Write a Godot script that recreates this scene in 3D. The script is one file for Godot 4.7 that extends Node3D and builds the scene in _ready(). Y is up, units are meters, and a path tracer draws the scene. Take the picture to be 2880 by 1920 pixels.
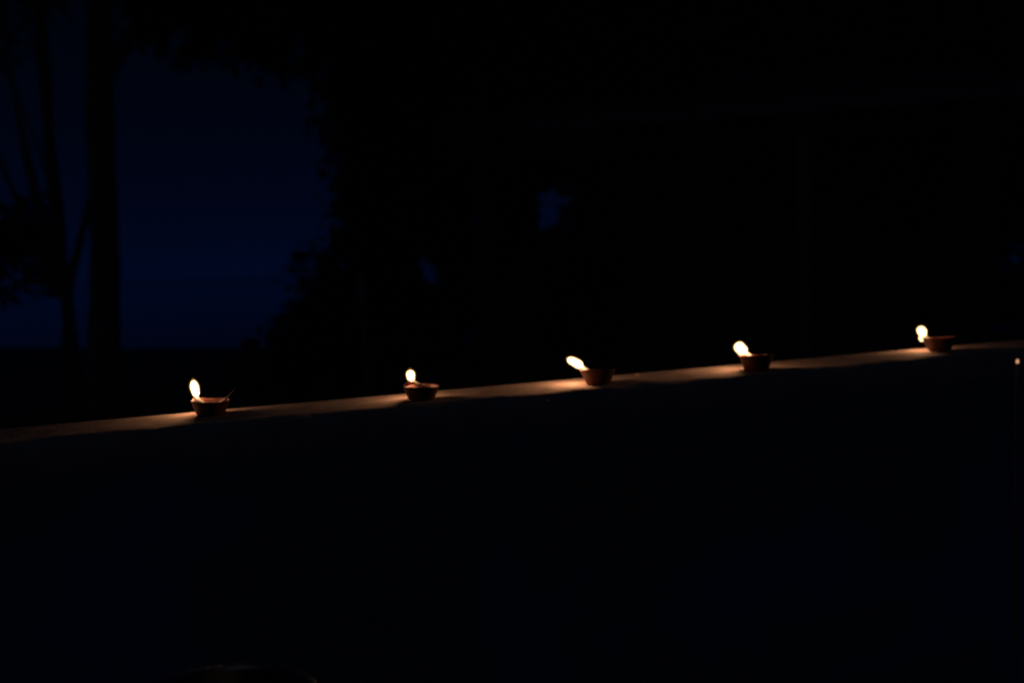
extends Node3D

const WALL_TURN := 0.32289            # the wall recedes to the right
const WALL_AT := Vector3(0.0, 1.0, -1.7646)   # a point of the back edge of its top
const LIP := 0.004

var rng := RandomNumberGenerator.new()
var taken := {}
var M := {}


# ---------------------------------------------------------------- naming
func numbered(called: String) -> String:
	var n: int = taken.get(called, 0)
	taken[called] = n + 1
	return called if n == 0 else "%s_%03d" % [called, n]


func tag(o: Node3D, label: String, category := "", group := "", kind := "") -> void:
	if label != "": o.set_meta("label", label)
	if category != "": o.set_meta("category", category)
	if group != "": o.set_meta("group", group)
	if kind != "": o.set_meta("kind", kind)


func base(called: String, at: Vector3, turn := 0.0) -> Node3D:
	var o := Node3D.new()
	o.name = numbered(called)
	o.position = at
	o.rotation.y = turn
	add_child(o, true)
	return o


func put(called: String, mesh: Mesh, material: Material, parent: Node3D = null) -> MeshInstance3D:
	var o := MeshInstance3D.new()
	o.mesh = mesh
	o.material_override = material
	if parent == null:
		o.name = numbered(called)
		add_child(o, true)
	else:
		o.name = called
		parent.add_child(o, true)
	return o


# ---------------------------------------------------------------- shapes
func start() -> SurfaceTool:
	var st := SurfaceTool.new()
	st.begin(Mesh.PRIMITIVE_TRIANGLES)
	return st


func done(st: SurfaceTool) -> ArrayMesh:
	st.index()
	st.generate_normals()
	return st.commit()


func quad(st: SurfaceTool, a: Vector3, b: Vector3, c: Vector3, d: Vector3) -> void:
	for v in [a, b, c, a, c, d]:
		st.add_vertex(v)


func grid(st: SurfaceTool, rows: Array) -> void:
	# rows of points, joined into a smooth sheet
	for i in rows.size() - 1:
		for k in rows[i].size() - 1:
			quad(st, rows[i][k], rows[i][k + 1], rows[i + 1][k + 1], rows[i + 1][k])


func tube(st: SurfaceTool, path: Array, radii: Array, sides := 10) -> void:
	var rows := []
	var side := Vector3.RIGHT
	for i in path.size():
		var along: Vector3 = (path[mini(i + 1, path.size() - 1)] - path[maxi(i - 1, 0)]).normalized()
		side = (side - along * side.dot(along))
		if side.length() < 0.05:
			side = along.cross(Vector3(0.3, 0.2, 1.0))
		side = side.normalized()
		var up := along.cross(side)
		var row := []
		for k in sides + 1:
			var a := TAU * (k % sides) / sides
			row.append(path[i] + (side * cos(a) + up * sin(a)) * float(radii[i]))
		rows.append(row)
	var first := []
	var last := []
	for k in sides + 1:
		first.append(path[0])
		last.append(path[-1])
	rows.push_front(first)
	rows.append(last)
	grid(st, rows)


func box(st: SurfaceTool, centre: Vector3, size: Vector3, bevel := 0.006) -> void:
	# a box whose upright and level edges are cut
	st.set_smooth_group(-1)
	var h := size / 2.0
	var c := minf(bevel, minf(h.x, minf(h.y, h.z)) * 0.5)
	var ring := func(y: float, inset: float) -> Array:
		var x := h.x - inset
		var z := h.z - inset
		var r := []
		for p in [[x, z - c], [x - c, z], [-x + c, z], [-x, z - c], [-x, -z + c], [-x + c, -z], [x - c, -z], [x, -z + c], [x, z - c]]:
			r.append(centre + Vector3(p[0], y, p[1]))
		return r
	var top := []
	var low := []
	for k in 9:
		top.append(centre + Vector3(0, h.y, 0))
		low.append(centre - Vector3(0, h.y, 0))
	grid(st, [low, ring.call(-h.y, c), ring.call(-h.y + c, 0.0), ring.call(h.y - c, 0.0), ring.call(h.y, c), top])
	st.set_smooth_group(0)


func lathe(st: SurfaceTool, profile: Array, sides: int, bend: Callable) -> void:
	var rows := []
	for p in profile:
		var row := []
		for k in sides + 1:
			var a := TAU * (k % sides) / sides
			row.append(bend.call(a, p.x, p.y))
		rows.append(row)
	grid(st, rows)


func plain_turn(a: float, r: float, y: float) -> Vector3:
	return Vector3(cos(a) * r, y, sin(a) * r)


# ---------------------------------------------------------------- materials
func noise(freq: float, octaves: int, seed_: int, ramp: Array = [], as_normal := false, strength := 4.0, size := 512) -> NoiseTexture2D:
	var n := FastNoiseLite.new()
	n.seed = seed_
	n.frequency = freq
	n.fractal_octaves = octaves
	n.noise_type = FastNoiseLite.TYPE_SIMPLEX_SMOOTH
	var t := NoiseTexture2D.new()
	t.noise = n
	t.width = size
	t.height = size
	t.seamless = true
	t.as_normal_map = as_normal
	t.bump_strength = strength
	if not ramp.is_empty():
		var g := Gradient.new()
		g.offsets = PackedFloat32Array(ramp.map(func(e): return e[0]))
		g.colors = PackedColorArray(ramp.map(func(e): return e[1].linear_to_srgb()))
		t.color_ramp = g
	return t


func stuff_of(albedo: Color, rough: float, texture: Texture2D = null, bump: Texture2D = null, scale_ := 1.0, depth := 0.1) -> StandardMaterial3D:
	var m := StandardMaterial3D.new()
	m.albedo_color = Color.WHITE if texture else albedo.linear_to_srgb()
	m.albedo_texture = texture
	m.roughness = rough
	if texture or bump:
		m.uv1_triplanar = true
		m.uv1_world_triplanar = true
		m.uv1_scale = Vector3.ONE * scale_
	if bump:
		m.heightmap_enabled = true
		m.heightmap_texture = bump
		m.heightmap_scale = depth
	return m


func materials() -> void:
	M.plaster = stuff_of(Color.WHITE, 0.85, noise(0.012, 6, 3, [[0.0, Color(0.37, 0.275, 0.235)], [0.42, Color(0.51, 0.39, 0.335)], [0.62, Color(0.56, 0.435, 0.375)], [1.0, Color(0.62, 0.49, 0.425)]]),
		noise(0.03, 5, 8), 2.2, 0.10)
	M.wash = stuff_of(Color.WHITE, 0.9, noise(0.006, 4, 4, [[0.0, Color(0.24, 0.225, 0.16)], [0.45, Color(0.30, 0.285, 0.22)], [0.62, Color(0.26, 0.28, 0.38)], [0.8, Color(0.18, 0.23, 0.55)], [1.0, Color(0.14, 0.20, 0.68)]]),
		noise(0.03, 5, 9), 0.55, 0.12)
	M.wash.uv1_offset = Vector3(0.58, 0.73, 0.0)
	M.clay = stuff_of(Color.WHITE, 0.62, noise(0.02, 5, 12, [[0.0, Color(0.085, 0.020, 0.010)], [0.5, Color(0.140, 0.034, 0.015)], [1.0, Color(0.185, 0.052, 0.025)]]), noise(0.06, 4, 15), 14.0, 0.02)
	M.plaster.metallic_specular = 0.3
	M.oil = stuff_of(Color(0.10, 0.05, 0.012), 0.06)
	M.cotton = stuff_of(Color(0.72, 0.66, 0.56), 0.95, null, noise(0.08, 4, 18), 40.0, 0.02)
	M.cotton.subsurf_scatter_enabled = true
	M.cotton.subsurf_scatter_strength = 0.15
	M.char = stuff_of(Color(0.02, 0.016, 0.013), 0.95)
	M.dull = stuff_of(Color(0.16, 0.15, 0.13), 0.9)
	M.stick = stuff_of(Color(0.42, 0.28, 0.16), 0.8)
	M.flame = StandardMaterial3D.new()
	M.flame.albedo_color = Color(0.1, 0.08, 0.05)
	M.flame.emission_enabled = true
	M.flame.emission = Color(1.0, 0.83, 0.58)
	M.flame.emission_energy_multiplier = 5.5
	M.mantle = StandardMaterial3D.new()
	M.mantle.transparency = BaseMaterial3D.TRANSPARENCY_ALPHA
	M.mantle.albedo_color = Color(0.05, 0.03, 0.02, 0.16)
	M.mantle.roughness = 1.0
	M.mantle.metallic_specular = 0.0
	M.mantle.emission_enabled = true
	M.mantle.emission = Color(1.0, 0.66, 0.30)
	M.mantle.emission_energy_multiplier = 0.45
	M.ember = M.flame.duplicate()
	M.ember.emission = Color(1.0, 0.70, 0.52)
	M.ember.emission_energy_multiplier = 0.8
	M.ground = stuff_of(Color.WHITE, 0.95, noise(0.02, 6, 22, [[0.0, Color(0.06, 0.05, 0.04)], [0.5, Color(0.11, 0.09, 0.065)], [1.0, Color(0.17, 0.14, 0.10)]]), noise(0.05, 5, 25), 0.7, 1.2)
	M.water = StandardMaterial3D.new()
	M.water.albedo_color = Color(0.03, 0.05, 0.06)
	M.water.roughness = 0.05
	M.water.uv1_triplanar = true
	M.water.uv1_world_triplanar = true
	M.water.uv1_scale = Vector3.ONE * 0.25
	M.water.normal_enabled = true
	M.water.normal_texture = noise(0.03, 4, 31, [], true, 1.5)
	M.water.normal_scale = 0.15
	M.bark = stuff_of(Color.WHITE, 0.95, noise(0.03, 6, 41, [[0.0, Color(0.10, 0.09, 0.08)], [0.5, Color(0.20, 0.18, 0.16)], [1.0, Color(0.30, 0.27, 0.24)]]), noise(0.05, 5, 44), 2.0, 1.5)
	M.leaf = StandardMaterial3D.new()
	M.leaf.vertex_color_use_as_albedo = true
	M.leaf.roughness = 0.8
	M.painted = stuff_of(Color.WHITE, 0.85, noise(0.015, 5, 51, [[0.0, Color(0.11, 0.11, 0.10)], [0.5, Color(0.17, 0.17, 0.16)], [1.0, Color(0.22, 0.22, 0.21)]]), noise(0.05, 4, 53), 0.8, 0.3)
	M.wood = stuff_of(Color.WHITE, 0.8, noise(0.03, 5, 61, [[0.0, Color(0.08, 0.05, 0.03)], [1.0, Color(0.18, 0.12, 0.07)]]), null, 1.5)
	M.tin = stuff_of(Color(0.34, 0.36, 0.38), 0.45, null, noise(0.02, 4, 65), 1.2, 0.2)
	M.tin.metallic = 0.85
	M.steel = stuff_of(Color(0.42, 0.39, 0.36), 0.28)
	M.steel.metallic = 1.0
	M.pole = stuff_of(Color(0.38, 0.40, 0.42), 0.5)
	M.pole.metallic = 0.4
	M.pebble = stuff_of(Color(0.62, 0.54, 0.44), 0.8)


# ---------------------------------------------------------------- oil lamps
func flame(parent: Node3D, path: Array, radii: Array, energy: float, lit_at := 0.17) -> void:
	# a soft drop along a bent path, closed round at both ends
	var fine := Curve3D.new()
	for i in path.size():
		var before: Vector3 = path[maxi(i - 1, 0)]
		var after: Vector3 = path[mini(i + 1, path.size() - 1)]
		fine.add_point(path[i], (before - after) / 6.0, (after - before) / 6.0)
	var last := path.size() - 1
	var pts := []
	var rr := []
	for k in 33:
		var t := 0.5 - 0.5 * cos(PI * k / 32.0)     # finer steps towards the ends
		var i := mini(int(t * last), last - 1)
		var u := t * last - i
		pts.append(fine.sample(i, u))
		var cap := 1.0
		if t > 0.55: cap = sqrt(maxf(0.0, 1.0 - pow((t - 0.55) / 0.45, 2.1)))
		if t < 0.25: cap = sqrt(maxf(0.0, 1.0 - pow((0.25 - t) / 0.25, 2.2)))
		var e := u * u * (3.0 - 2.0 * u)
		rr.append(maxf(0.0001, lerpf(radii[i], radii[i + 1], e) * cap * 0.91))
	var st := start()
	tube(st, pts, rr, 24)
	var f := put("flame", done(st), M.flame, parent)
	# the thin orange mantle round the white core, drawn out to a point
	var wide := []
	var reach := []
	var tip: Vector3 = (pts[32] - pts[26]).normalized()
	for k in 33:
		reach.append(pts[k] + tip * 0.0045 * pow(k / 32.0, 3.0))
		wide.append(float(rr[k]) * 1.16 + 0.0011 * sin(PI * pow(k / 32.0, 0.8)) + 0.0001)
	st = start()
	tube(st, reach, wide, 24)
	put("flame_mantle", done(st), M.mantle, f)
	var glow := OmniLight3D.new()
	glow.name = "flame_light"
	glow.light_color = Color(1.0, 0.71, 0.51)
	glow.light_energy = energy
	glow.light_size = 0.008
	glow.omni_range = 30.0
	glow.omni_attenuation = 2.0
	glow.shadow_enabled = true
	var li := mini(int(lit_at * last), last - 1)
	glow.position = fine.sample(li, lit_at * last - li)
	f.add_child(glow)


func clay_lamp(at: Vector3, height: float, spout: float, rim: float, lean: Vector2) -> Node3D:
	var o := base("clay_oil_lamp", at, WALL_TURN)
	var away := PI + spout                     # to the left, turned away from the camera by spout
	var wob := rng.randf() * TAU
	var bend := func(a: float, r: float, y: float) -> Vector3:
		var d := wrapf(a - away, -PI, PI)
		var t := clampf(y / height, 0.0, 1.0)
		var k := t * t * clampf(r / 0.02, 0.0, 1.0)
		var q := r * (1.0 + 0.018 * sin(a * 3.0 + wob) + 0.012 * sin(a * 7.0 + wob * 2.0))
		q += (0.0065 * exp(-d * d / 0.10) - 0.0028 * exp(-pow((absf(d) - 0.85) / 0.32, 2.0))) * k
		var h := y + (0.0022 * exp(-d * d / 0.12) + 0.0007 * sin(a * 2.0 + wob)) * t
		h += (cos(a) * lean.x + sin(a) * lean.y) * r * t
		return Vector3(cos(a) * q, h, sin(a) * q)
	var s := rim / 0.0312
	var prof := []
	for p in [[0.0, 0.0], [0.019, 0.0], [0.0206, 0.0007], [0.0212, 0.002], [0.0224, 0.14], [0.0246, 0.36], [0.0272, 0.60], [0.0292, 0.80], [0.0306, 0.93], [0.0313, 0.97], [0.0313, 0.99], [0.0308, 1.015], [0.0300, 1.02], [0.0290, 1.01], [0.0283, 0.98], [0.0268, 0.82], [0.0245, 0.62], [0.021, 0.46], [0.015, 0.34], [0.008, 0.28], [0.0, 0.27]]:
		prof.append(Vector2(p[0] * s, p[1] * height if p[1] > 0.1 else p[1]))
	var st := start()
	lathe(st, prof, 56, bend)
	put("bowl", done(st), M.clay, o)
	st = start()
	lathe(st, [Vector2(0.0247 * s, height * 0.60), Vector2(0.0238 * s, height * 0.585), Vector2(0.012, height * 0.583), Vector2(0.0, height * 0.583)], 40, plain_turn)
	put("oil", done(st), M.oil, o)
	return o


func wick(o: Node3D, path: Array, radii: Array, burnt := true, called := "wick") -> void:
	var st := start()
	tube(st, path, radii, 12)
	var w := put(called, done(st), M.cotton, o)
	if burnt:
		st = start()
		var tip: Vector3 = path[-1]
		var back: Vector3 = path[-2]
		tube(st, [tip, tip + (tip - back).normalized() * 0.0025 + Vector3(0, 0.0012, 0)], [float(radii[-1]) * 0.95, float(radii[-1]) * 0.5], 10)
		put("charred_tip", done(st), M.char, w)


# ---------------------------------------------------------------- plants
func branch(st: SurfaceTool, a: Vector3, b: Vector3, r0: float, r1: float, sag := 0.08) -> void:
	var pts := []
	var rr := []
	var off := Vector3(rng.randf_range(-1, 1), rng.randf_range(-0.5, 0.5), rng.randf_range(-1, 1)) * sag * (b - a).length()
	for k in 8:
		var t := k / 7.0
		pts.append(a.lerp(b, t) + off * sin(PI * t) + Vector3(rng.randf_range(-1, 1), 0, rng.randf_range(-1, 1)) * r0 * 0.12)
		rr.append(lerpf(r0, r1, t))
	tube(st, pts, rr, 10)


func leaf_mass(lumps: Array, per_lump: int, size: float, tone: Color, gaps: Array = []) -> ArrayMesh:
	# lumps: [centre, radii]; every leaf is a bent blade of four triangles; a dense heart of bigger leaves closes the middle
	var v := PackedVector3Array()
	var n := PackedVector3Array()
	var c := PackedColorArray()
	for l in lumps:
		var centre: Vector3 = l[0]
		var rad: Vector3 = l[1]
		var count := int(per_lump * rad.x * rad.y)
		for k in count:
			var d := Vector3(rng.randfn(), rng.randfn(), rng.randfn()).normalized()
			var heart := k % 4 == 0
			var f := pow(rng.randf(), 0.45) * (0.7 if heart else 1.0)
			f *= 1.0 + 0.16 * sin(d.x * 5.0 + centre.x * 3.0) + 0.12 * sin(d.y * 7.0 + d.z * 4.0 + centre.y)
			var p := centre + d * rad * f
			var clear := false
			for g in gaps:
				var q: Vector3 = p - g[0]
				if Vector2(q.x / g[1].x, q.y / g[1].y).length() < 1.0 + 0.25 * rng.randf():
					clear = true
			if clear or p.y < 0.03:
				continue
			var along := (d + Vector3(rng.randfn(), rng.randfn() - 0.6, rng.randfn()) * 0.7).normalized()
			var across := along.cross(Vector3(rng.randfn(), rng.randfn(), rng.randfn())).normalized()
			var up := across.cross(along)
			var s := size * rng.randf_range(0.65, 1.25) * (1.7 if heart else 1.0)
			var a := p
			var tip := p + along * s - Vector3(0, s * 0.15, 0)
			var mid := p + along * s * 0.5
			var w := across * s * 0.26
			var col := tone * rng.randf_range(0.6, 1.4)
			for q in [a, mid + w + up * s * 0.06, mid, a, mid, mid - w + up * s * 0.06, mid, mid + w + up * s * 0.06, tip, mid, tip, mid - w + up * s * 0.06]:
				v.append(q)
				n.append(up)
				c.append(col)
	var arrays := []
	arrays.resize(Mesh.ARRAY_MAX)
	arrays[Mesh.ARRAY_VERTEX] = v
	arrays[Mesh.ARRAY_NORMAL] = n
	arrays[Mesh.ARRAY_COLOR] = c
	var m := ArrayMesh.new()
	m.add_surface_from_arrays(Mesh.PRIMITIVE_TRIANGLES, arrays)
	return m


func plant(called: String, at: Vector3, trunks: Array, lumps: Array, per_lump: int, leaf: float, tone: Color, label: String, category: String, group := "", gaps: Array = []) -> Node3D:
	# trunks: lists of [point, radius], in the plant's own axes
	var o := base(called, at)
	for path in trunks:
		var pts := []
		var rr := []
		for k in path.size():
			pts.append(path[k][0])
			rr.append(path[k][1])
		var c := Curve3D.new()
		for k in pts.size():
			var h: Vector3 = (pts[mini(k + 1, pts.size() - 1)] - pts[maxi(k - 1, 0)]) / 6.0
			c.add_point(pts[k], -h, h)
		var fp := []
		var fr := []
		for k in (pts.size() - 1) * 6 + 1:
			var t := k / 6.0
			var i := mini(int(t), pts.size() - 2)
			fp.append(c.sample(i, t - i))
			fr.append(lerpf(rr[i], rr[i + 1], t - i) * (1.0 + 0.05 * sin(k * 1.9)))
		var st := start()
		tube(st, fp, fr, 14)
		put("trunk" if path[0][0].y < 0.2 else "limb", done(st), M.bark, o)
	var twigs := start()
	for l in lumps:
		var root: Vector3 = trunks[0][-1][0]
		for k in 3:
			var to: Vector3 = l[0] + Vector3(rng.randf_range(-1, 1), rng.randf_range(-0.3, 1), rng.randf_range(-1, 1)) * l[1] * 0.7
			branch(twigs, root, to, 0.035, 0.008)
	var b := put("branches", done(twigs), M.bark, o)
	b.set_meta("kind", "stuff")
	var local_gaps := []
	for g in gaps:
		local_gaps.append([g[0] - at, g[1]])
	var crown := put("crown", leaf_mass(lumps, per_lump, leaf, tone, local_gaps), M.leaf, o)
	crown.set_meta("kind", "stuff")
	tag(o, label, category, group)
	return o


# ---------------------------------------------------------------- the scene
func _ready() -> void:
	rng.seed = 71

	var camera := Camera3D.new()
	camera.name = "camera"
	camera.position = Vector3(0, 1.218, 0)
	camera.rotation_degrees = Vector3(-4.5, 0, -2.6)
	var lens := CameraAttributesPhysical.new()
	lens.frustum_focal_length = 32.14
	lens.exposure_aperture = 2.5
	lens.frustum_focus_distance = 1.28
	lens.frustum_near = 0.05
	lens.frustum_far = 6000.0
	camera.attributes = lens
	add_child(camera)
	camera.current = true

	var air := Environment.new()
	air.background_mode = Environment.BG_SKY
	var dome := ProceduralSkyMaterial.new()
	dome.sky_horizon_color = Color(0.10, 0.42, 0.98)
	dome.sky_top_color = Color(0.07, 0.20, 0.41)
	dome.sky_curve = 0.065
	dome.ground_horizon_color = Color(0.08, 0.20, 0.60)
	dome.ground_bottom_color = Color(0.02, 0.03, 0.06)
	air.sky = Sky.new()
	air.sky.sky_material = dome
	air.background_energy_multiplier = 0.02
	air.tonemap_mode = Environment.TONE_MAPPER_LINEAR
	air.tonemap_exposure = 1.0
	air.volumetric_fog_enabled = true
	air.volumetric_fog_density = 0.0
	air.sdfgi_enabled = true
	air.ssao_enabled = true
	air.ssil_enabled = true
	var around := WorldEnvironment.new()
	around.name = "night_air"
	around.environment = air
	add_child(around)

	# the last light of the evening, spread by a veiled sky, from behind the camera
	var dusk := DirectionalLight3D.new()
	dusk.name = "evening_light"
	dusk.light_energy = 0.0028
	dusk.light_color = Color(0.86, 0.93, 1.0)
	dusk.light_angular_distance = 30.0
	dusk.sky_mode = DirectionalLight3D.SKY_MODE_LIGHT_ONLY
	dusk.rotation_degrees = Vector3(-38, -24, 0)
	dusk.shadow_enabled = true
	add_child(dusk)

	materials()
	setting()
	wall()
	trees()
	shelter()
	lamps()
	small_things()

	# thin evening mist standing between the wall and the water
	var mist := FogVolume.new()
	mist.name = "evening_mist"
	mist.size = Vector3(34.0, 9.0, 13.0)
	mist.position = Vector3(0.0, 4.0, -9.0)
	var vapour := FogMaterial.new()
	vapour.albedo = Color(0.93, 0.96, 1.0)
	vapour.density = 0.018
	mist.material = vapour
	tag(mist, "thin evening mist hanging between the wall and the water", "", "", "stuff")
	add_child(mist)


func bank(x: float) -> float:
	return -14.4 + 0.545 * clampf(x, -30.0, 1.6) + 0.12 * sin(x * 0.7) + 0.06 * sin(x * 2.3 + 1.0)


func setting() -> void:
	# the ground: level to the bank, then falling away under the water
	var st := start()
	var rows := []
	var far := [12.0, 4.0, 0.0, -2.0, -4.0, -6.0]
	for i in 17:
		var row := []
		for k in 61:
			var x := -30.0 + k
			var edge := bank(x)
			var z: float
			var y := 0.0
			if i < 6:
				z = far[i]
			elif i < 12:
				z = lerpf(-6.0, edge, (i - 6) / 6.0) if edge < -6.0 else -6.0 - (i - 6) * 0.1
			else:
				z = minf(edge, -6.6) - [0.05, 0.5, 2.0, 40.0, 5000.0][i - 12]
				y = [-0.03, -0.35, -0.9, -3.0, -3.0][i - 12]
			if i > 1 and i < 12:
				y += 0.018 * sin(x * 1.7 + i) * sin(z * 1.3)
			if k == 0: x = -5000.0
			if k == 60: x = 5000.0
			row.append(Vector3(x, y, z))
		rows.append(row)
	for row in rows: row.reverse()
	grid(st, rows)
	var g := put("ground", done(st), M.ground)
	g.set_meta("kind", "structure")
	g.set_meta("label", "dark bare earth between the wall and the far edge below the blue")
	st = start()
	quad(st, Vector3(-5000, -0.42, -4990), Vector3(5000, -0.42, -4990), Vector3(5000, -0.42, -8), Vector3(-5000, -0.42, -8))
	var w := put("water", done(st), M.water)
	w.set_meta("kind", "structure")
	w.set_meta("label", "still water beyond the trees holding the dark blue of the sky")


func wall() -> void:
	var o := base("parapet_wall", WALL_AT, WALL_TURN)
	var left := -2.2
	var right := 1.9
	# across the wall: back edge, level top, rounded front shoulder
	var prof := []
	prof.append(Vector2(0.022, -0.055))
	for k in 5:
		var a := PI / 2 * k / 4.0
		prof.append(Vector2(0.022 + 0.008 * (1 - cos(a)), -0.008 + 0.008 * sin(a)))
	for k in 8:
		prof.append(Vector2(0.036 + 0.132 * k / 7.0, 0.0))
	for k in 7:
		var a := PI / 2 * (k + 1) / 7.0
		prof.append(Vector2(0.168 + 0.026 * sin(a), -0.026 + 0.026 * cos(a)))
	prof.append(Vector2(0.194, -0.055))
	prof.append(Vector2(0.1932, -0.057))
	var n := FastNoiseLite.new()
	n.seed = 5
	n.frequency = 9.0
	var st := start()
	var rows := []
	var steps := 240
	for i in steps + 1:
		var row := []
		var x := lerpf(left, right, float(i) / steps)
		for p in prof:
			var y: float = p.y
			var z: float = p.x
			if p.y > -0.05 and p.x > 0.03:
				var d := n.get_noise_2d(x, p.x * 3.0 + p.y * 5.0)
				y += 0.0013 * d if p.x < 0.165 else 0.0034 * d
				z += (0.005 * n.get_noise_2d(x * 0.6, 40.0 + p.y * 3.0)) if p.x > 0.165 else 0.0
			row.append(Vector3(x, y, z))
		rows.append(row)
	grid(st, rows)
	for end in [rows[0], rows[-1]]:
		var mid := Vector3(end[0].x, -0.03, 0.11)
		for k in end.size() - 1:
			for q in [mid, end[k], end[k + 1]]:
				st.add_vertex(q)
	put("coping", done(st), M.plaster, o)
	st = start()
	box(st, Vector3((left + right) / 2, -0.5285, 0.10925), Vector3(right - left - 0.012, 0.943, 0.1685), 0.0006)
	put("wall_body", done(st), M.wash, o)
	tag(o, "low plastered parapet wall with rounded front edge carrying the row of burning lamps", "wall")


func trees() -> void:
	var tone := Color(0.045, 0.065, 0.03)
	# tall tree with the wide trunk, its crown hanging over the top of the view
	plant("spreading_tree", Vector3(-4.06, 0, -9.0),
		[[[Vector3(0, -0.1, 0), 0.20], [Vector3(0.03, 0.6, 0), 0.155], [Vector3(0.12, 1.6, 0), 0.135], [Vector3(0.18, 3.0, 0), 0.13], [Vector3(0.30, 4.4, 0), 0.10]],
		[[Vector3(0.19, 3.2, 0), 0.085], [Vector3(0.9, 3.9, 0.1), 0.06], [Vector3(1.9, 4.5, 0.1), 0.03]]],
		[[Vector3(1.1, 3.95, 0), Vector3(0.75, 0.55, 0.8)], [Vector3(2.0, 3.7, 0.1), Vector3(0.8, 0.62, 0.8)], [Vector3(2.9, 3.8, 0), Vector3(1.0, 0.95, 0.9)],
		[Vector3(3.6, 4.4, -0.2), Vector3(1.3, 1.1, 1.0)], [Vector3(2.2, 4.7, 0), Vector3(1.6, 0.9, 1.2)], [Vector3(0.6, 4.9, 0), Vector3(1.3, 0.8, 1.2)], [Vector3(-0.6, 4.7, 0.2), Vector3(0.9, 0.5, 0.8)]],
		1500, 0.13, tone, "tall tree with the wide upright trunk, its crown darkening the top of the view", "tree", "trees along the far edge")
	# slim forked tree beside it
	plant("forked_tree", Vector3(-4.50, 0, -9.25),
		[[[Vector3(0, -0.1, 0), 0.14], [Vector3(0.0, 0.5, 0), 0.10], [Vector3(0.03, 0.85, 0), 0.062], [Vector3(0.02, 1.15, 0), 0.062]],
		[[Vector3(0.02, 1.10, 0), 0.05], [Vector3(-0.03, 1.6, 0), 0.042], [Vector3(-0.03, 2.3, 0), 0.045], [Vector3(0.0, 3.4, 0), 0.055], [Vector3(-0.02, 4.2, 0), 0.03]],
		[[Vector3(0.02, 1.08, 0), 0.04], [Vector3(0.17, 1.45, 0.1), 0.045], [Vector3(0.27, 1.75, 0.1), 0.04], [Vector3(0.42, 2.5, -0.05), 0.03], [Vector3(0.5, 3.6, -0.05), 0.02]],
		[[Vector3(-0.03, 2.2, 0), 0.03], [Vector3(-0.35, 2.05, 0.05), 0.02], [Vector3(-0.6, 1.7, 0.05), 0.012]]],
		[[Vector3(-0.55, 1.75, 0.05), Vector3(0.34, 0.42, 0.4)], [Vector3(-0.30, 1.9, 0.05), Vector3(0.26, 0.30, 0.3)], [Vector3(-0.52, 1.28, 0.05), Vector3(0.17, 0.2, 0.2)],
		[Vector3(-0.85, 1.75, 0.05), Vector3(0.4, 0.36, 0.4)], [Vector3(-0.3, 4.3, 0.1), Vector3(0.8, 0.5, 0.7)], [Vector3(-0.7, 3.75, 0), Vector3(0.5, 0.3, 0.5)]],
		1500, 0.11, tone, "slim tree forking low into two stems left of the wide trunk", "tree", "trees along the far edge")
	# the broad tree that blacks out the middle
	var gaps := [[Vector3(0.56, 2.06, -11), Vector2(0.20, 0.16)], [Vector3(0.46, 1.84, -11), Vector2(0.14, 0.17)], [Vector3(-0.99, 1.26, -11), Vector2(0.15, 0.26)], [Vector3(6.39, 1.115, -11.5), Vector2(0.18, 0.24)], [Vector3(6.28, 0.226, -11.5), Vector2(0.14, 0.13)]]
	plant("broad_tree", Vector3(0.1, 0, -11.0),
		[[[Vector3(0, -0.1, 0), 0.30], [Vector3(-0.02, 0.7, 0), 0.22], [Vector3(0.08, 1.6, 0), 0.19], [Vector3(0.1, 2.6, 0), 0.15]]],
		[[Vector3(-1.25, 2.6, 0.4), Vector3(1.02, 0.8, 0.8)], [Vector3(-1.0, 3.6, 0.2), Vector3(1.2, 1.0, 0.9)], [Vector3(-0.3, 2.6, 0), Vector3(1.1, 0.9, 0.9)], [Vector3(0.7, 2.9, 0), Vector3(1.1, 0.9, 0.9)], [Vector3(0.2, 4.0, 0), Vector3(1.6, 1.1, 1.0)],
		[Vector3(1.5, 4.3, 0), Vector3(1.5, 1.0, 1.0)], [Vector3(1.4, 3.3, 0), Vector3(1.0, 0.8, 0.8)], [Vector3(0.3, 1.7, 0), Vector3(0.9, 0.7, 0.8)], [Vector3(-0.7, 1.9, 0.2), Vector3(0.85, 0.7, 0.8)], [Vector3(-1.35, 2.2, 0.3), Vector3(0.85, 0.8, 0.7)], [Vector3(-1.2, 1.5, 0.3), Vector3(0.75, 0.7, 0.7)], [Vector3(-1.7, 3.1, 0.3), Vector3(0.6, 0.7, 0.6)], [Vector3(-1.72, 1.75, 0.3), Vector3(0.48, 0.6, 0.5)]],
		2300, 0.13, tone, "broad dense tree in the middle with small blue gaps between its leaves", "tree", "trees along the far edge", gaps)
	var bush := "rounded bush whose crest bulges out of the dark mass against the blue"
	plant("rounded_bush", Vector3(-1.55, 0, -9.3),
		[[[Vector3(0, -0.1, 0), 0.05], [Vector3(0.03, 0.3, 0), 0.04], [Vector3(0.0, 0.6, 0), 0.03]]],
		[[Vector3(-0.14, 1.24, 0), Vector3(0.56, 0.42, 0.4)], [Vector3(0.15, 1.35, 0), Vector3(0.45, 0.4, 0.4)], [Vector3(0.3, 1.0, 0), Vector3(0.6, 0.6, 0.5)], [Vector3(-0.2, 0.75, 0), Vector3(0.55, 0.5, 0.5)]],
		2600, 0.10, tone, bush, "bush", "bushes below the trees")
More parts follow.
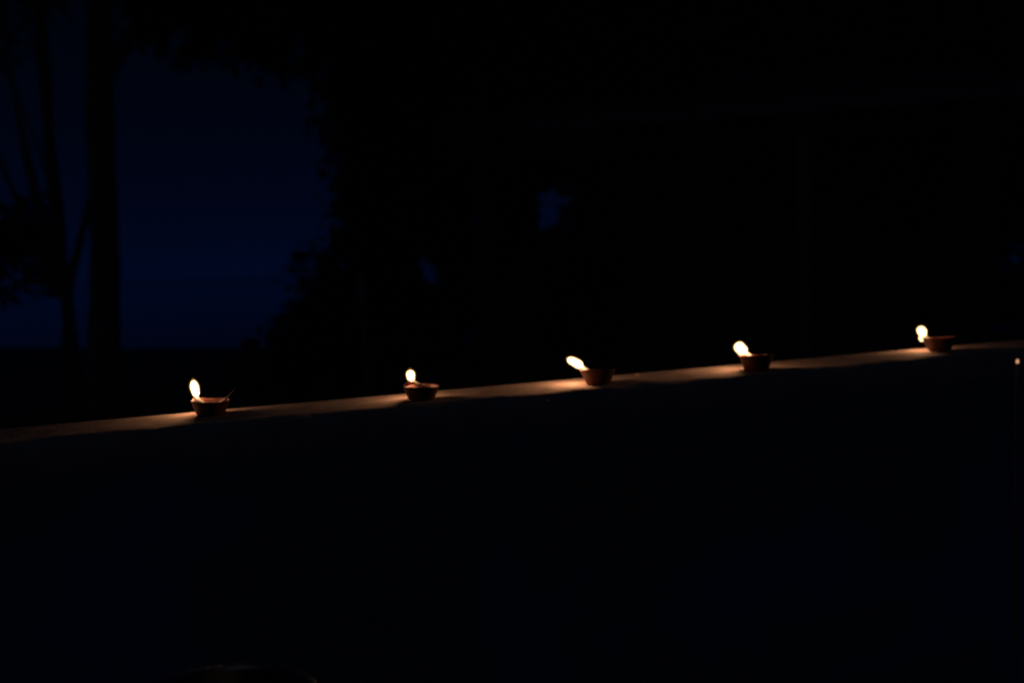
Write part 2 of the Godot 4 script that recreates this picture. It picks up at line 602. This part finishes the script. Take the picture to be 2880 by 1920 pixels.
	plant("low_bush", Vector3(-2.35, 0, -9.1),
		[[[Vector3(0, -0.1, 0), 0.04], [Vector3(0.02, 0.2, 0), 0.03], [Vector3(0.0, 0.4, 0), 0.02]]],
		[[Vector3(0.05, 0.45, 0), Vector3(0.42, 0.42, 0.4)], [Vector3(0.35, 0.72, 0), Vector3(0.38, 0.42, 0.4)], [Vector3(0.75, 0.5, 0), Vector3(0.5, 0.5, 0.4)]],
		2600, 0.10, tone, "low bush sloping down to the left in front of the blue", "bush", "bushes below the trees")
	plant("leafy_shrub", Vector3(-0.35, 0, -11.4),
		[[[Vector3(0, -0.1, 0), 0.05], [Vector3(0.03, 0.3, 0), 0.04], [Vector3(0.0, 0.6, 0), 0.03]]],
		[[Vector3(-0.5, 0.6, 0), Vector3(0.9, 0.8, 0.6)], [Vector3(0.7, 0.7, 0), Vector3(0.9, 0.9, 0.6)], [Vector3(-0.05, 1.1, 0), Vector3(0.7, 0.7, 0.5)], [Vector3(1.15, 0.95, 0), Vector3(0.65, 0.85, 0.5)], [Vector3(1.0, 0.4, 0.1), Vector3(0.7, 0.6, 0.5)], [Vector3(-1.0, 1.3, 0), Vector3(0.6, 0.7, 0.5)]],
		2400, 0.11, tone, "leafy shrub closing the gap between the bushes and the shelter", "bush", "bushes below the trees", gaps)
	plant("dark_tree", Vector3(3.4, 0, -12.2),
		[[[Vector3(0, -0.1, 0), 0.28], [Vector3(0.05, 1.5, 0), 0.2], [Vector3(0.0, 3.2, 0), 0.15]]],
		[[Vector3(-0.9, 3.9, 0), Vector3(1.4, 1.0, 1.0)], [Vector3(0.6, 4.3, 0), Vector3(1.6, 1.1, 1.0)], [Vector3(1.8, 3.8, 0), Vector3(1.4, 1.0, 1.0)], [Vector3(-1.8, 4.6, 0), Vector3(1.4, 1.0, 1.0)], [Vector3(2.0, 5.0, 0), Vector3(1.4, 0.9, 1.0)], [Vector3(0.2, 5.2, 0), Vector3(1.6, 0.9, 1.0)]],
		1700, 0.14, tone, "large dark tree rising behind the roof of the shelter", "tree", "trees along the far edge")
	plant("end_tree", Vector3(6.6, 0, -11.5),
		[[[Vector3(0.75, -0.1, 0), 0.22], [Vector3(0.68, 1.0, 0), 0.17], [Vector3(0.45, 2.9, 0), 0.13]]],
		[[Vector3(-0.4, 3.6, 0), Vector3(1.4, 1.1, 1.0)], [Vector3(-0.5, 2.4, 0), Vector3(1.0, 1.0, 0.9)], [Vector3(-0.4, 1.2, 0), Vector3(0.9, 0.9, 0.7)], [Vector3(0.6, 2.6, 0), Vector3(1.2, 1.2, 0.9)], [Vector3(0.2, 0.55, 0), Vector3(1.1, 0.7, 0.6)], [Vector3(0.3, 4.7, 0), Vector3(1.6, 0.9, 1.0)]],
		2200, 0.13, tone, "bushy tree at the right edge with two pinprick gaps of blue", "tree", "trees along the far edge", gaps)
	# a thin pole among the bushes
	var p := base("thin_pole", Vector3(-1.29, 0, -8.0))
	var st := start()
	lathe(st, [Vector2(0.0, -0.1), Vector2(0.022, -0.1), Vector2(0.022, 1.19), Vector2(0.019, 1.2), Vector2(0.0, 1.2)], 16, plain_turn)
	put("shaft", done(st), M.pole, p)
	st = start()
	lathe(st, [Vector2(0.0, 1.2), Vector2(0.026, 1.2), Vector2(0.027, 1.215), Vector2(0.018, 1.232), Vector2(0.0, 1.238)], 16, plain_turn)
	put("cap", done(st), M.pole, p)
	tag(p, "thin pale pole standing in front of the bushes left of the shelter", "pole")


func shelter() -> void:
	# an open-fronted shelter on the right; its own x runs along the eave
	var o := base("open_shelter", Vector3(1.3, 0, -9.59), -0.2)
	var w := [-2.05, 3.7]
	var st: SurfaceTool
	# roof of single corrugated sheets
	var x: float = w[0]
	var kind := 0
	while x < w[1] - 0.4:
		st = start()
		var rows := []
		for i in 2:
			var z := 0.28 - i * 3.0
			var y := 2.80 + i * 0.62
			var row := []
			for k in 41:
				var u := k / 40.0 * 0.86
				row.append(Vector3(x + u, y + 0.018 * cos(u / 0.86 * TAU * 10.0) + 0.004 * (kind % 2), z - 0.02 * (kind % 3)))
			rows.append(row)
		grid(st, rows)
		put("roof_sheet", done(st), M.tin, o)
		x += 0.80
		kind += 1
	for b in [["fascia_board", 2.69, 0.22, Vector2(0.17, 0.025)], ["eave_beam", 2.46, 0.0, Vector2(0.12, 0.10)], ["tie_beam", 2.30, -1.2, Vector2(0.10, 0.08)]]:
		st = start()
		box(st, Vector3((w[0] + w[1]) / 2, b[1], b[2]), Vector3(w[1] - w[0], b[3].x, b[3].y), 0.008)
		put(b[0], done(st), M.painted if b[0] == "fascia_board" else M.wood, o)
	for px in [-1.55, 0.72, 1.72, 3.2]:
		st = start()
		box(st, Vector3(px, 1.15, 0.0), Vector3(0.13, 2.50, 0.13), 0.01)
		put("post", done(st), M.painted if px > 1.0 and px < 2.0 else M.wood, o)
	for rx in [-1.9, -0.9, 0.1, 1.1, 2.1, 3.1]:
		st = start()
		tube(st, [Vector3(rx, 2.70, 0.18), Vector3(rx, 3.30, -2.6)], [0.04, 0.04], 8)
		put("rafter", done(st), M.wood, o)
	st = start()
	box(st, Vector3(1.36, 1.45, -2.5), Vector3(4.44, 3.1, 0.14), 0.01)
	put("back_wall", done(st), M.wood, o)
	st = start()
	box(st, Vector3(3.38, 1.35, -1.1), Vector3(0.14, 2.9, 2.6), 0.01)
	put("side_wall", done(st), M.wood, o)
	tag(o, "dark open-fronted shelter with a pale eave board above posts", "shelter")


func lamps() -> void:
	var group := "burning clay lamps along the wall"
	# 1
	var o := clay_lamp(Vector3(-0.5066, 1.0005, -1.5096), 0.0235, 0.97, 0.0325, Vector2(-0.05, 0.0))
	wick(o, [Vector3(0.004, 0.0145, -0.002), Vector3(-0.010, 0.0165, -0.010), Vector3(-0.019, 0.0245, -0.026), Vector3(-0.0212, 0.0280, -0.0318)], [0.0030, 0.0034, 0.0030, 0.0022])
	wick(o, [Vector3(0.008, 0.0145, 0.004), Vector3(0.018, 0.0180, 0.008), Vector3(0.0245, 0.0225, 0.010), Vector3(0.0265, 0.0275, 0.010)], [0.0025, 0.0036, 0.0032, 0.0018], false, "spare_wick")
	flame(o, [Vector3(-0.0213, 0.0273, -0.0320), Vector3(-0.0219, 0.0341, -0.0320), Vector3(-0.0233, 0.0438, -0.0320), Vector3(-0.0240, 0.0500, -0.0320), Vector3(-0.0243, 0.0558, -0.0320)], [0.0044, 0.0062, 0.0074, 0.0068, 0.0050], 0.0036)
	tag(o, "leftmost burning clay lamp, tall upright flame, lit orange inside, thin stick leaning out", "oil lamp", group)
	var stick := base("thin_stick", Vector3(-0.5066, 1.0005, -1.5096), WALL_TURN)
	var st := start()
	tube(st, [Vector3(0.013, 0.0180, 0.002), Vector3(0.030, 0.0290, 0.004), Vector3(0.0405, 0.0400, 0.005)], [0.0009, 0.0009, 0.0008], 8)
	put("shaft", done(st), M.stick, stick)
	st = start()
	tube(st, [Vector3(0.0402, 0.0397, 0.005), Vector3(0.0412, 0.0408, 0.005), Vector3(0.0420, 0.0417, 0.005)], [0.0011, 0.0014, 0.0008], 8)
	put("burnt_head", done(st), M.char, stick)
	tag(stick, "thin stick leaning out over the right rim of the leftmost lamp", "stick")
	# 2
	o = clay_lamp(Vector3(-0.1607, 1.0005, -1.5726), 0.0235, 1.20, 0.0325, Vector2(-0.03, 0.01))
	wick(o, [Vector3(0.012, 0.0185, 0.012), Vector3(0.002, 0.0215, 0.010), Vector3(-0.003, 0.0250, -0.004), Vector3(-0.007, 0.0280, -0.020), Vector3(-0.0098, 0.0305, -0.0325)], [0.0040, 0.0046, 0.0042, 0.0034, 0.0022])
	wick(o, [Vector3(-0.007, 0.0285, -0.018), Vector3(-0.018, 0.0280, -0.017), Vector3(-0.027, 0.0250, -0.013)], [0.0022, 0.0036, 0.0026], false, "cotton_tuft")
	flame(o, [Vector3(-0.0099, 0.0305, -0.0330), Vector3(-0.0101, 0.0348, -0.0330), Vector3(-0.0105, 0.0410, -0.0330), Vector3(-0.0107, 0.0455, -0.0330), Vector3(-0.0107, 0.0490, -0.0330)], [0.0054, 0.0070, 0.0078, 0.0074, 0.0054], 0.0034)
	tag(o, "second burning clay lamp from the left, small egg-shaped flame above pale bunched wick", "oil lamp", group)
	# 3
	o = clay_lamp(Vector3(0.1561, 1.0005, -1.6751), 0.0265, 0.90, 0.0322, Vector2(-0.06, 0.10))
	wick(o, [Vector3(0.0, 0.0175, 0.0), Vector3(-0.010, 0.0205, -0.012), Vector3(-0.018, 0.0285, -0.024), Vector3(-0.0205, 0.0322, -0.0278)], [0.0030, 0.0036, 0.0036, 0.0030])
	flame(o, [Vector3(-0.0198, 0.0323, -0.0280), Vector3(-0.0267, 0.0360, -0.0280), Vector3(-0.0352, 0.0412, -0.0280), Vector3(-0.0428, 0.0453, -0.0280), Vector3(-0.0476, 0.0481, -0.0280)], [0.0072, 0.0082, 0.0080, 0.0072, 0.0056], 0.0052, 0.38)
	tag(o, "middle clay lamp of the row, its flame blown sharply over to the left", "oil lamp", group)
	# 4
	o = clay_lamp(Vector3(0.4731, 1.0005, -1.7707), 0.0295, 1.30, 0.0335, Vector2(-0.03, 0.085))
	wick(o, [Vector3(0.006, 0.0190, -0.002), Vector3(0.002, 0.0235, -0.012), Vector3(-0.001, 0.0300, -0.0240), Vector3(-0.0035, 0.0330, -0.0316)], [0.0030, 0.0036, 0.0034, 0.0026])
	wick(o, [Vector3(0.004, 0.0250, 0.018), Vector3(0.007, 0.0300, 0.0215), Vector3(0.011, 0.0325, 0.0225)], [0.0015, 0.0030, 0.0012], false, "cotton_tuft")
	flame(o, [Vector3(-0.0040, 0.0315, -0.0320), Vector3(-0.0085, 0.0375, -0.0320), Vector3(-0.0140, 0.0430, -0.0320), Vector3(-0.0187, 0.0485, -0.0320), Vector3(-0.0208, 0.0510, -0.0320)], [0.0086, 0.0106, 0.0110, 0.0104, 0.0086], 0.0066, 0.28)
	tag(o, "fourth burning clay lamp from the left, fat round flame above brightest patch of wall", "oil lamp", group)
	# 5
	o = clay_lamp(Vector3(0.9253, 1.0005, -1.9697), 0.0290, 1.00, 0.0325, Vector2(-0.01, 0.075))
	wick(o, [Vector3(0.0, 0.0190, 0.0), Vector3(-0.008, 0.0225, -0.014), Vector3(-0.014, 0.0300, -0.026), Vector3(-0.0155, 0.0300, -0.0315)], [0.0030, 0.0036, 0.0034, 0.0028])
	flame(o, [Vector3(-0.0170, 0.0205, -0.0320), Vector3(-0.0169, 0.0268, -0.0320), Vector3(-0.0133, 0.0342, -0.0320), Vector3(-0.0165, 0.0405, -0.0320), Vector3(-0.0212, 0.0475, -0.0320), Vector3(-0.0234, 0.0510, -0.0320)], [0.0050, 0.0070, 0.0062, 0.0098, 0.0098, 0.0076], 0.0058, 0.28)
	tag(o, "rightmost burning clay lamp of the row, flame in two lobes beside dark bowl", "oil lamp", group)
	# a tall incense stick, glowing at its tip
	o = base("incense_stick", Vector3(0.5338, -0.0316, -0.95))
	st = start()
	tube(st, [Vector3(-0.012, -0.05, 0.0), Vector3(-0.010, 0.4, 0.0), Vector3(-0.008, 0.8, 0.0), Vector3(-0.006, 1.128, 0.0)], [0.0016, 0.0016, 0.0018, 0.0018], 10)
	put("shaft", done(st), M.dull, o)
	st = start()
	tube(st, [Vector3(-0.006, 1.128, 0.0), Vector3(-0.006, 1.1292, 0.0), Vector3(-0.006, 1.1312, 0.0), Vector3(-0.006, 1.1322, 0.0)], [0.0012, 0.0014, 0.0012, 0.0004], 10)
	var e := put("glowing_tip", done(st), M.ember, o)
	var g := OmniLight3D.new()
	g.name = "ember_light"
	g.light_color = Color(1.0, 0.66, 0.5)
	g.light_energy = 0.000004
	g.light_size = 0.002
	g.omni_range = 10.0
	g.omni_attenuation = 2.0
	g.shadow_enabled = true
	g.position = Vector3(-0.006, 1.130, 0.0)
	e.add_child(g)
	tag(o, "thin upright stick at the right edge with a tiny glowing tip", "incense stick")


func small_things() -> void:
	# grit on the wall top
	for g in [[Vector3(0.2433, 1.0015, -1.7801), 0.0034, "small bit of grit lying on the wall right of the middle lamp"], [Vector3(0.0560, 0.9960, -1.5230), 0.0022, "tiny crumb on the front edge of the wall left of the middle lamp"]]:
		var st := start()
		var r: float = g[1]
		var rows := []
		for i in 7:
			var row := []
			for k in 11:
				var a := TAU * (k % 10) / 10.0
				var e := PI * i / 6.0
				var q := r * (1.0 + 0.2 * sin(a * 2.0 + i) + 0.1 * sin(a * 3.0))
				row.append(Vector3(sin(e) * cos(a) * q * 1.2, cos(e) * r * 0.8, sin(e) * sin(a) * q))
			rows.append(row)
		grid(st, rows)
		var o := put("grit", done(st), M.pebble)
		o.position = g[0]
		tag(o, g[2], "grit")
	# the basin whose far rim shows at the bottom of the picture
	var b := base("water_basin", Vector3(-0.268, 0.0, -0.735))
	var st := start()
	var prof := [Vector2(0.0, 0.790), Vector2(0.03, 0.790), Vector2(0.06, 0.800), Vector2(0.082, 0.825), Vector2(0.088, 0.850)]
	for k in 9:
		var a := PI - PI * k / 8.0
		prof.append(Vector2(0.0915 + 0.0035 * cos(a), 0.8600 + 0.0035 * sin(a)))
	prof.append_array([Vector2(0.0925, 0.8450), Vector2(0.087, 0.822), Vector2(0.064, 0.795), Vector2(0.03, 0.783), Vector2(0.0, 0.783)])
	lathe(st, prof, 72, plain_turn)
	put("bowl", done(st), M.steel, b)
	st = start()
	lathe(st, [Vector2(0.0, 0.838), Vector2(0.0845, 0.838)], 48, plain_turn)
	put("water", done(st), M.water, b)
	st = start()
	lathe(st, [Vector2(0.03, 0.785), Vector2(0.022, 0.74), Vector2(0.018, 0.4), Vector2(0.026, 0.06), Vector2(0.11, 0.02), Vector2(0.115, 0.0), Vector2(0.0, 0.0)], 32, plain_turn)
	put("stand", done(st), M.steel, b)
	tag(b, "dark round metal basin at the bottom edge, its rim catching two faint warm glints", "basin")
